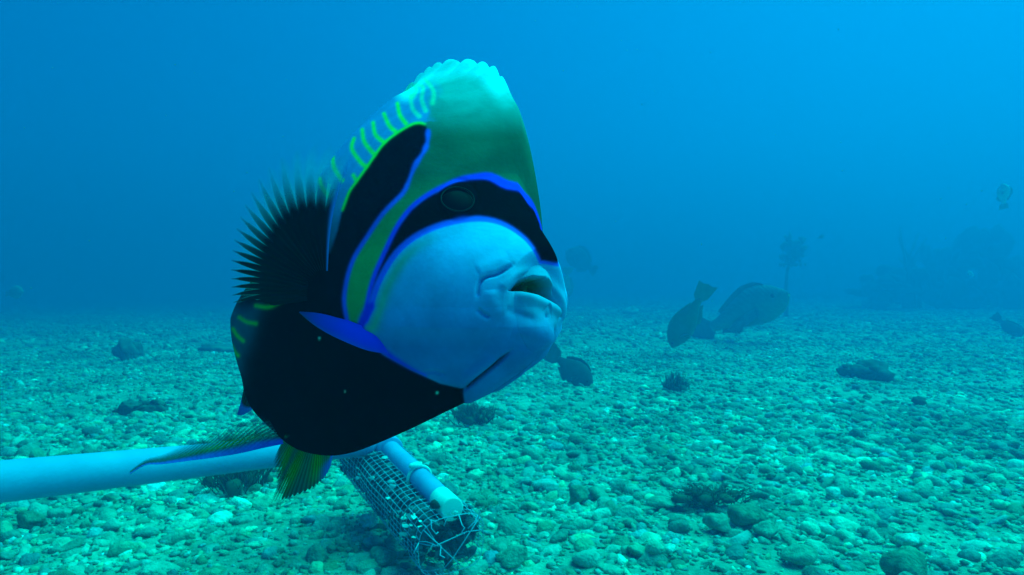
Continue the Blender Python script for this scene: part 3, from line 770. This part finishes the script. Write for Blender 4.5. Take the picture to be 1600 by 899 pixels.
# ------------------------------------------------------------------ fish further off
M_BGF = mat('far_fish_skin', attr='col', nscale=30, rough=0.6, spec=0.05, bump=0.2, bscale=160)
def make_fish(name, nose, tail, up, label, cat='fish', hgt=0.36, wid=0.14, back=(0.03, 0.05, 0.05), belly=(0.10, 0.14, 0.12), spots=0.0,
              prof=None, tail_sz=(0.17, 0.15), dorsal=(0.22, 0.86, 0.085), anal=(0.58, 0.86, 0.08), pect=0.16, fin=None, tail_fork=0.0, group=None, bend=0.0, simple=False):
    nose = Vector(nose); tail = Vector(tail); f = (nose - tail); L = f.length; f.normalize()
    u = Vector(up); u = (u - f * u.dot(f)).normalized(); r = f.cross(u)
    th = thing(name, tuple((nose + tail) / 2), label, cat, group)
    top = prof[0] if prof else [(0, .0), (.03, .10), (.10, .26), (.22, .42), (.38, .50), (.55, .47), (.72, .34), (.86, .20), (.95, .14), (1, .13)]
    bot = prof[1] if prof else [(0, -.02), (.03, -.09), (.10, -.22), (.22, -.36), (.38, -.43), (.55, -.40), (.72, -.28), (.86, -.16), (.95, -.12), (1, -.12)]
    ns, nk = 44, 28
    xt, yt = zip(*top); xb, yb = zip(*bot); s_ = np.linspace(0, 1, ns) ** 1.2
    def smooth_i(x, xs, ys): 
        v = np.interp(np.linspace(0, 1, 400), xs, ys); k = np.hanning(25); k /= k.sum(); vv = np.convolve(np.pad(v, 12, mode='edge'), k, 'valid')
        return np.interp(x, np.linspace(0, 1, 400), vv)
    yt_ = smooth_i(s_, xt, yt) * hgt * L; yb_ = smooth_i(s_, xb, yb) * hgt * L
    yt_[0] = max(yt_[0] * .4, .0); 
    w_ = wid * L * np.interp(s_, [0, .05, .2, .45, .75, 1], [.1, .42, .85, 1, .5, .12])
    def bendv(x): return bend * (x ** 2) * L
    V = []; cl = []
    back = tuple(x * 2.0 for x in back); belly = tuple(x * 2.0 for x in belly); fin = tuple(x * 2.0 for x in fin) if fin else None
    for i in range(ns):
        cy_ = (yt_[i] + yb_[i]) / 2; hh = (yt_[i] - yb_[i]) / 2
        for k in range(nk):
            a = 2 * math.pi * k / nk
            y = cy_ + hh * math.sin(a); z = w_[i] * math.copysign(abs(math.cos(a)) ** 0.9, math.cos(a)) * .5
            V.append(nose - f * (s_[i] * L) + u * y + r * (z + bendv(s_[i])))
            g = 0.5 + 0.5 * math.sin(a); c = [b_ * (1 - g) + a_ * g for a_, b_ in zip(back, belly)]
            if spots:
                q = 1 + spots * (0.5 + 0.5 * math.sin(s_[i] * 170) * math.sin(a * 13)) * g; c = [x * q for x in c]
            cl.append((*c, 1))
    F_ = grid_faces(ns, nk, True).tolist() + [list(range(nk)), list(range((ns - 1) * nk, ns * nk))]
    b = build('body', V, F_, M_BGF, th, attrs={'col': np.array(cl)})
    fc = fin or tuple(x * 1.2 for x in back)
    def fin_piece(nm, outline, off=0.0, th_=0.004, mid=None):
        pts = [nose - f * (x * L) + u * (y * L) + r * (bendv(x) + off) for x, y in outline]
        n = len(pts); c = sum(pts, Vector()) / n; t2 = r * (th_ * L)
        m_ = MB(); m_.v = [tuple(p) for p in pts] + [tuple(p) for p in pts] + [tuple(c + t2), tuple(c - t2)]
        for i in range(n):
            j = (i + 1) % n; m_.f.append((i, j, 2 * n)); m_.f.append((j + n, i + n, 2 * n + 1))
        V_ = np.array(m_.v); return build(nm, V_, m_.f, M_BGF, th, attrs={'col': np.tile(np.array([[*fc, 1]]), (len(V_), 1))})
    tw, tl = tail_sz; yt1, yb1 = .13 * hgt, -.12 * hgt
    fin_piece('tail_fin', [(.97, yt1), (1.05, yt1 + .25 * tw), (1 + tl, tw * .62), (1 + tl - .02 - tail_fork * .5, tw * .3), (1 + tl - tail_fork, 0), (1 + tl - .02 - tail_fork * .5, -tw * .3), (1 + tl, -tw * .62), (1.05, yb1 - .25 * tw), (.97, yb1)])
    def edge(x, top_=True):
        return float(np.interp(x, s_, (yt_ if top_ else yb_)) / L)
    if not simple:
        d0, d1, dh = dorsal
        xs = np.linspace(d0, d1, 9)
        fin_piece('dorsal_fin', [(x, edge(x) - .02) for x in xs] + [(x + .03, edge(x) + dh * (0.55 + 0.45 * math.sin((x - d0) / (d1 - d0) * 2.6 + .3))) for x in xs[::-1]])
        a0, a1, ah = anal; xs = np.linspace(a0, a1, 6)
        fin_piece('anal_fin', [(x, edge(x, False) + .02) for x in xs] + [(x + .05, edge(x, False) - ah * math.sin(min(1, (x - a0) / (a1 - a0) + .35) * 2.4)) for x in xs[::-1]])
        if pect:
            for sg in (1, -1):
                xb_, yb2 = .28, -.02
                pts = [(xb_, yb2 + .03), (xb_ + pect * .6, yb2 + .0), (xb_ + pect, yb2 - .06), (xb_ + pect * .8, yb2 - .12), (xb_ + .03, yb2 - .06)]
                P3 = [nose - f * (x * L) + u * (y * L) + r * sg * (wid * L * .42 + (x - xb_) * L * .45) for x, y in pts]
                c = sum(P3, Vector()) / 5; m_ = MB(); V_ = [tuple(p) for p in P3] + [tuple(c + u * .006 * L), tuple(c - u * .006 * L)]
                Fp = [(i, (i + 1) % 5, 5) for i in range(5)] + [((i + 1) % 5, i, 6) for i in range(5)]
                build('pectoral_fin', V_, Fp, M_BGF, th, attrs={'col': np.tile(np.array([[*[x * 1.5 for x in fc], 1]]), (7, 1))})
        for sg in (1, -1):
            c = nose - f * (.115 * L) + u * (edge(.115) * .35 * L) + r * sg * (wid * L * .30)
            V_, F__ = dome(c, r * sg, u, .020 * L, .010 * L, 6, 16); build('eye', V_, F__, M_EYE, th)
    return th

make_fish('parrotfish', P(1049, 543, 4.75), P(1093, 468, 4.55), CM @ Vector((-0.88, 0.45, 0.1)), 'olive green fish diving nose-down to the gravel', hgt=.46, wid=.22,
          back=(.05, .09, .04), belly=(.07, .13, .06), fin=(.06, .12, .07), tail_sz=(.26, .30), dorsal=(.30, .86, .02), anal=(.55, .88, .05))
make_fish('grouper', P(1232, 459, 5.3), P(1112, 512, 6.0), CM @ Vector((-0.3, 0.95, 0.0)), 'big pale-spotted dark grouper hovering nose-up beside the diving olive fish', hgt=.37, wid=.24, spots=2.0,
          back=(.022, .035, .05), belly=(.10, .16, .12), fin=(.05, .09, .10), tail_sz=(.34, .30), dorsal=(.18, .80, .05), anal=(.62, .86, .05), pect=.34,
          prof=([(0, .05), (.04, .16), (.12, .34), (.25, .52), (.4, .56), (.55, .46), (.72, .32), (.86, .2), (.95, .16), (1, .15)], [(0, -.06), (.04, -.20), (.12, -.36), (.25, -.46), (.4, -.46), (.55, -.38), (.72, -.26), (.86, -.17), (.95, -.14), (1, -.14)]))
make_fish('wrasse', P(925, 607, 3.35), P(872, 561, 3.55), CM @ Vector((0.6, 0.75, 0.1)), 'stout dark fish nosing down at the gravel just behind the angelfish chin', hgt=.50, wid=.24,
          back=(.018, .035, .04), belly=(.03, .05, .055), fin=(.03, .055, .06), tail_sz=(.34, .40), dorsal=(.2, .84, .05), anal=(.55, .84, .06), pect=.12)
make_fish('wrasse', P(1603, 532, 6.0), P(1562, 500, 6.2), CM @ Vector((0.55, 0.8, 0.1)), 'slim dark fish angled downwards at the right edge above the gravel', hgt=.44, wid=.2,
          back=(.02, .04, .045), belly=(.03, .05, .05), fin=(.02, .04, .045), tail_sz=(.26, .26), dorsal=(.25, .85, .04), anal=(.55, .84, .04), pect=.10)
make_fish('damselfish', P(884, 392, 10.5), P(924, 420, 10.8), CM @ Vector((0.4, 0.9, 0.1)), 'faint greenish fish hanging in open water right of the angelfish mouth', hgt=.60, wid=.22,
          back=(.03, .05, .025), belly=(.03, .05, .035), fin=(.025, .045, .035), tail_sz=(.24, .2))
make_fish('damselfish', P(878, 473, 9.0), P(886, 428, 9.2), CM @ Vector((0.95, 0.1, 0.1)), 'dim upright fish half hidden behind the angelfish lips', hgt=.40, wid=.2,
          back=(.05, .09, .08), belly=(.06, .10, .09), fin=(.05, .09, .08), tail_sz=(.3, .25))
make_fish('batfish', P(1567, 287, 5.6), P(1568, 318, 5.7), CM @ Vector((0.95, 0.1, 0.25)), 'small silvery fish swimming upright high at the right edge', hgt=.55, wid=.22,
          back=(.30, .40, .38), belly=(.18, .26, .32), fin=(.09, .15, .18), tail_sz=(.3, .3))
make_fish('small_fish', P(1288, 369, 8.4), P(1279, 372, 8.4), CM @ Vector((0.1, 1, 0)), 'tiny dark fish in open water right of the stalked sponge', hgt=.7, wid=.3, back=(.02, .03, .04), belly=(.03, .04, .05), simple=True)
make_fish('small_fish', P(1512, 424, 7.0), P(1522, 432, 7.0), CM @ Vector((0.5, 1, 0)), 'tiny fish with a pale head in front of the far reef', hgt=.5, wid=.3, back=(.25, .35, .4), belly=(.3, .4, .45), fin=(.03, .05, .06), simple=True)
make_fish('small_fish', P(36, 456, 7.5), P(12, 459, 7.6), CM @ Vector((0.0, 1, 0)), 'faint pale fish above the seabed at the left edge', hgt=.6, wid=.3, back=(.10, .15, .17), belly=(.12, .17, .19), fin=(.08, .12, .13), simple=True)

# ------------------------------------------------------------------ rocks, corals, weed
M_CORAL = mat('coral', (0.045, 0.065, 0.055), ncol=(0.14, 0.18, 0.15), nscale=20, rough=0.9, spec=0.05, bump=0.6, bscale=40)
M_BOULDER = mat('dark_rock', (0.07, 0.09, 0.085), ncol=(0.20, 0.24, 0.20), nscale=14, rough=0.9, spec=0.05, bump=0.7, bscale=50)
M_WEED = mat('weed', (0.025, 0.05, 0.04), ncol=(0.08, 0.12, 0.08), nscale=30, rough=0.9, spec=0.05)
def lump(V, F, c, rx, ry, rz, seed, rough=.35, sub=3):
    sh_, sf_ = stone_shapes(sub, 1, seed, rough); b = len(V)
    for v in sh_[0]:
        q = Vector(v) * 3.0 + Vector((seed, 0, 0)); k = 1 + .16 * noise.noise(q) + .08 * noise.noise(q * 2.6)
        V.append((c[0] + v[0] * rx * k, c[1] + v[1] * ry * k, c[2] + v[2] * rz * k))
    F += [tuple(int(i) + b for i in f_) for f_ in sf_]
def rock(name, px_, py_, wpx, hpx, label, seed, m=None, cat='rock', group=None, ry=None, lumps=3, rough=.35):
    g = on_floor(px_, py_); d = g.y; rx = wpx / 2 / FPX * d; rz = hpx / FPX * d; r_ = random.Random(seed); V = []; F = []
    g = g + Vector((0, (ry or rx) * .6, 0))
    for i in range(lumps):
        k = 1.0 if i == 0 else r_.uniform(.4, .7)
        lump(V, F, (g.x + (0 if i == 0 else r_.uniform(-.7, .7) * rx), g.y + (0 if i == 0 else r_.uniform(-.3, .3) * rx), rz * (.35 if i == 0 else r_.uniform(.15, .5))), rx * k, (ry or rx) * k, rz * .75 * k, seed * 7 + i, rough)
    V = np.array(V); o = build(name, V, F, m or M_BOULDER, loc=(g.x, g.y, 0)); return tag(o, label, cat, group)
def branchy(name, px_, py_, wpx, hpx, label, seed, n=70, m=None, cat='coral', group=None, thick=.010, up=1.0, rr=1.0):
    """a bushy growth: many forking twigs rising from a small foot"""
    g = on_floor(px_, py_); d = g.y; rx = wpx / 2 / FPX * d; rz = hpx / FPX * d; r_ = random.Random(seed); mb = MB()
    for i in range(n):
        a = r_.uniform(0, 6.283); k = math.sqrt(r_.random()); tip = Vector((math.cos(a) * k * rx, math.sin(a) * k * rx * rr, rz * up * math.sqrt(max(.05, 1 - k * k * .8)) * r_.uniform(.55, 1.05)))
        tip = tip + Vector((r_.uniform(-.35, .35) * rx, r_.uniform(-.3, .3) * rx, 0)); root = Vector((tip.x * .6 + r_.uniform(-.25, .25) * rx, tip.y * .6 + r_.uniform(-.25, .25) * rx, -0.01)); mid = root.lerp(tip, .5) + Vector([r_.uniform(-1, 1) * rx * .15 for _ in range(3)])
        t_ = thick * r_.uniform(.6, 1.3) * max(rx, .05) * 6
        mb.tube([g + root, g + mid, g + tip], [t_, t_ * .8, t_ * .45], 5)
        for q in range(2):
            t2 = tip + Vector([r_.uniform(-1, 1) * rx * .22, r_.uniform(-1, 1) * rx * .2, r_.uniform(-.05, .2) * rz])
            mb.tube([g + mid, g + mid.lerp(t2, .6), g + t2], [t_ * .6, t_ * .5, t_ * .3], 4)
    for i in range(9):                                                  # crusted lumps among the twigs
        a = r_.uniform(0, 6.283); k = math.sqrt(r_.random()) * .9
        lump(mb.v, mb.f, (g.x + math.cos(a) * k * rx, g.y + math.sin(a) * k * rx * rr, rz * .15), rx * r_.uniform(.12, .26), rx * .2, rz * r_.uniform(.2, .5), seed * 11 + i, .6, 2)
    o = mb.build(name, m or M_CORAL, loc=(g.x, g.y, 0)); return tag(o, label, cat, group)

rock('rock', 1362, 592, 58, 26, 'rounded dark coral-crusted rock alone on the open gravel at right', 21, M_CORAL, rough=.9, lumps=9)
branchy('coral', 1056, 613, 40, 32, 'small dark bushy coral on the gravel below the diving olive fish', 22, n=60)
rock('rock', 196, 558, 34, 22, 'square dark rock on the left seabed, farther than the two dark lumps', 23, rough=.9, lumps=6)
rock('stone_slab', 332, 549, 62, 9, 'flat dark slab lying left of the angelfish', 24, cat='slab', lumps=1, ry=.10)
rock('rock', 197, 644, 34, 13, 'low dark lump on the left seabed above the pipe', 25, M_CORAL, lumps=9, rough=.9)
rock('rock', 240, 640, 32, 13, 'low dark lump nearest the angelfish above the pipe', 26, M_CORAL, lumps=9, rough=.9)
rock('rock', 1512, 481, 60, 20, 'long dark rock in the distance in front of the far reef', 27, M_CORAL, lumps=5, rough=.5)
rock('rock', 1389, 477, 34, 17, 'rounded far rock between the stalked sponge and the long dark rock', 28, M_CORAL, rough=.5)
rock('rock', 1356, 478, 14, 12, 'very small far rock left of the rounded far rock', 29, M_CORAL, rough=.5)
rock('rock', 1298, 468, 26, 14, 'far dark rock just right of the stalked sponge', 30, M_CORAL, rough=.5)
rock('rock', 1256, 468, 26, 12, 'far low rock at the foot of the stalked sponge', 31, M_CORAL, rough=.5)
rock('rock', 988, 492, 26, 12, 'pale far stone left of the diving olive fish', 32, mat('pale_stone', (.30, .36, .32), ncol=(.5, .6, .55), nscale=10, rough=.8, spec=.1), lumps=1)
rock('rock', 1440, 632, 20, 10, 'small dark stone below and right of the coral-crusted rock', 33, M_CORAL, lumps=2)
branchy('weed_clump', 372, 762, 100, 50, 'dark tangled weed clump under the long pelvic fin and pipe', 41, n=150, m=M_WEED, cat='weed', thick=.004)
branchy('weed_clump', 735, 656, 75, 26, 'dark weed patch on the gravel behind the angelfish chin', 42, n=110, m=M_WEED, cat='weed', thick=.004)
branchy('weed_clump', 1110, 776, 130, 14, 'low dark weed strewn over pebbles left of the big cobble', 43, n=120, m=M_WEED, cat='weed', thick=.0022, rr=.5)

# stalked sponge: ragged head on a thin stem
sp_d = 9.6; st = P(1228, 452, sp_d); foot = Vector((st.x, st.y, 0.0)); hd_ = P(1238, 392, sp_d)
spg = thing('stalked_sponge', tuple(foot), 'dark ragged sponge head on a thin stalk rising behind the grouper', 'sponge')
m = MB(); m.tube([foot, foot.lerp(st, .6), st, P(1230, 425, sp_d), P(1236, 400, sp_d)], [.035, .030, .026, .022, .030], 10); m.build('stalk', M_CORAL, spg)
V = []; F = []; r_ = random.Random(3); lump(V, F, hd_, .09, .06, .13, 59, .9, 3)
for i in range(110):
    c = hd_ + Vector((max(-.15, min(.15, r_.gauss(0, .085))), r_.gauss(0, .04), max(-.2, min(.2, r_.gauss(0, .10)))))
    lump(V, F, c, r_.uniform(.015, .05), .03, r_.uniform(.015, .06), 60 + i, .9, 1)
build('head', V, F, M_CORAL, spg)

# far reef on the right: coral boulders with branching tops
M_REEF = mat('reef', (0.020, 0.035, 0.035), ncol=(0.06, 0.08, 0.07), nscale=6, rough=0.9, spec=0.03, bump=0.6, bscale=12)
for i, (x0, x1, ytop, yb, lab) in enumerate([(1350, 1450, 415, 464, 'low left shoulder of the far reef, nearly lost in blue haze'), (1430, 1520, 382, 465, 'middle mound of the far reef behind the long dark rock'),
                                      (1490, 1590, 352, 466, 'tallest rounded mound of the far hazy reef'), (1560, 1660, 398, 466, 'right end mound of the far reef cut by the picture edge')]):
    d_ = 11.6 + (i % 2) * .8; V = []; F = []; r_ = random.Random(80 + i); cx = (x0 + x1) / 2; w_ = (x1 - x0) / FPX * d_; base = P(cx, yb, d_); base.z = 0
    H = P(cx, ytop, d_).z
    for k in range(34):
        h_ = r_.random() ** 0.8 * .85; wx = (1 - h_ * .65)
        lump(V, F, (base.x + r_.uniform(-.5, .5) * w_ * wx, base.y + r_.uniform(-.3, .6), H * h_), w_ * r_.uniform(.08, .18), w_ * .2, H * r_.uniform(.08, .20), 90 + i * 20 + k, .5, 2)
    tag(build('coral_mound', V, F, M_REEF, loc=(base.x, base.y, 0)), lab, 'coral reef', 'mounds of the far reef')
g0 = P(1428, 466, 11.8); g0.z = 0; m = MB(); r_ = random.Random(9); HT = P(1420, 350, 11.8).z
for k in range(9):
    q = Vector((r_.uniform(-.18, .18), r_.uniform(-.1, .1), 0)); tp = Vector((r_.uniform(-.30, .25), r_.uniform(-.1, .1), HT * r_.uniform(.6, 1.0)))
    m.tube([g0 + q, g0 + q * 1.3 + Vector((0, 0, HT * .4)), g0 + tp], [.045, .035, .015], 7)
tag(m.build('sea_whip', M_REEF, loc=tuple(g0)), 'thin upright branches rising at the left side of the far reef', 'coral')

# ------------------------------------------------------------------ larger cobbles lying on the gravel, each on its own
def cobble(px_, py_, wpx, hpx, mi, seed, label, group=None, tilt=0.0):
    g = on_floor(px_, py_); dist = (g - cam.location).length; rx = wpx / 2 / FPX * g.y; rz = hpx / 2 / FPX * g.y * 1.05
    sh_, sf_ = stone_shapes(3, 1, seed, .32); r_ = random.Random(seed)
    Rm = Matrix.Rotation(tilt, 3, 'Y') @ Matrix.Rotation(r_.uniform(-.3, .3), 3, 'Z')
    ry = rx * r_.uniform(.6, .85); V = [Rm @ Vector((v[0] * rx, v[1] * ry, v[2] * rz)) + Vector((0, 0, rz * .38)) for v in sh_[0]]
    zf = float(floor_z(np.array([g.x]), np.array([g.y + ry * .7]))[0])
    tn_ = [(.20, .28, .20, 1), (.30, .42, .32, 1), (.66, .84, .74, 1)][mi]
    o = build('cobble', [v + Vector((g.x, g.y + ry * .7, zf)) for v in V], [tuple(int(i) for i in f_) for f_ in sf_], M_ROCK, loc=(g.x, g.y, zf), attrs={'tone': np.tile(np.array([tn_]), (len(V), 1))}); tag(o, label, 'stone', group)
for q in [(1170, 808, 62, 34, 0, 301, 'largest rounded dark cobble, lower right of the mesh cage, beside the low weed'),
          (1128, 818, 48, 30, 1, 302, 'pale slanting cobble touching the left side of the largest dark cobble'),
          (1200, 824, 40, 20, 1, 303, 'grey-green cobble just below the largest dark cobble'),
          (1424, 838, 40, 16, 2, 304, 'flat white-topped cobble in the lower right'),
          (1427, 893, 74, 46, 0, 305, 'big dark cobble cut by the bottom edge at lower right'),
          (1495, 770, 20, 14, 2, 306, 'bright white pebble left of a dim one in the right foreground'),
          (1305, 766, 26, 16, 2, 307, 'small white stone in the right foreground above the pale cobbles'),
          (1048, 862, 22, 14, 2, 308, 'small bright white pebble near the bottom centre'),
          (575, 815, 34, 26, 2, 309, 'pale round cobble left of the mesh cage'),
          (1035, 782, 44, 20, 1, 310, 'smooth grey cobble left of the low weed'),
          (40, 815, 46, 24, 0, 311, 'dark cobble under the pipe at the left edge'),
          (905, 770, 30, 26, 0, 312, 'upright dark stone in the middle foreground'),
          (595, 870, 40, 26, 1, 313, 'grey cobble at the bottom left of the mesh cage'),
          (1480, 728, 24, 16, 0, 314, 'dark round pebble in the right middle ground'),
          (1255, 870, 60, 30, 1, 315, 'broad pale cobble near the bottom edge at right'),
          (800, 880, 56, 30, 1, 316, 'broad grey cobble near the bottom edge right of the cage')]:
    cobble(*q, tilt=random.Random(q[5]).uniform(-.3, .3))

# drifting specks
r_ = random.Random(12); V = []; F = []; iv, jf = ico(1)
for i in range(90):
    d_ = r_.uniform(0.5, 4.0); c = P(r_.uniform(0, 1600), r_.uniform(0, 620), d_); s_ = r_.uniform(.3, 1.0) * d_ * .0011
    if c.z < .05: continue
    b = len(V); V += [tuple(c + Vector(v) * s_) for v in iv]; F += [tuple(int(k) + b for k in f_) for f_ in jf]
tag(build('particles', V, F, mat('speck', (.20, .28, .30), rough=.9, spec=.05)), 'tiny pale specks drifting in the water', 'particles', kind='stuff')
for o in bpy.data.objects:
    if '_org' in o: del o['_org']
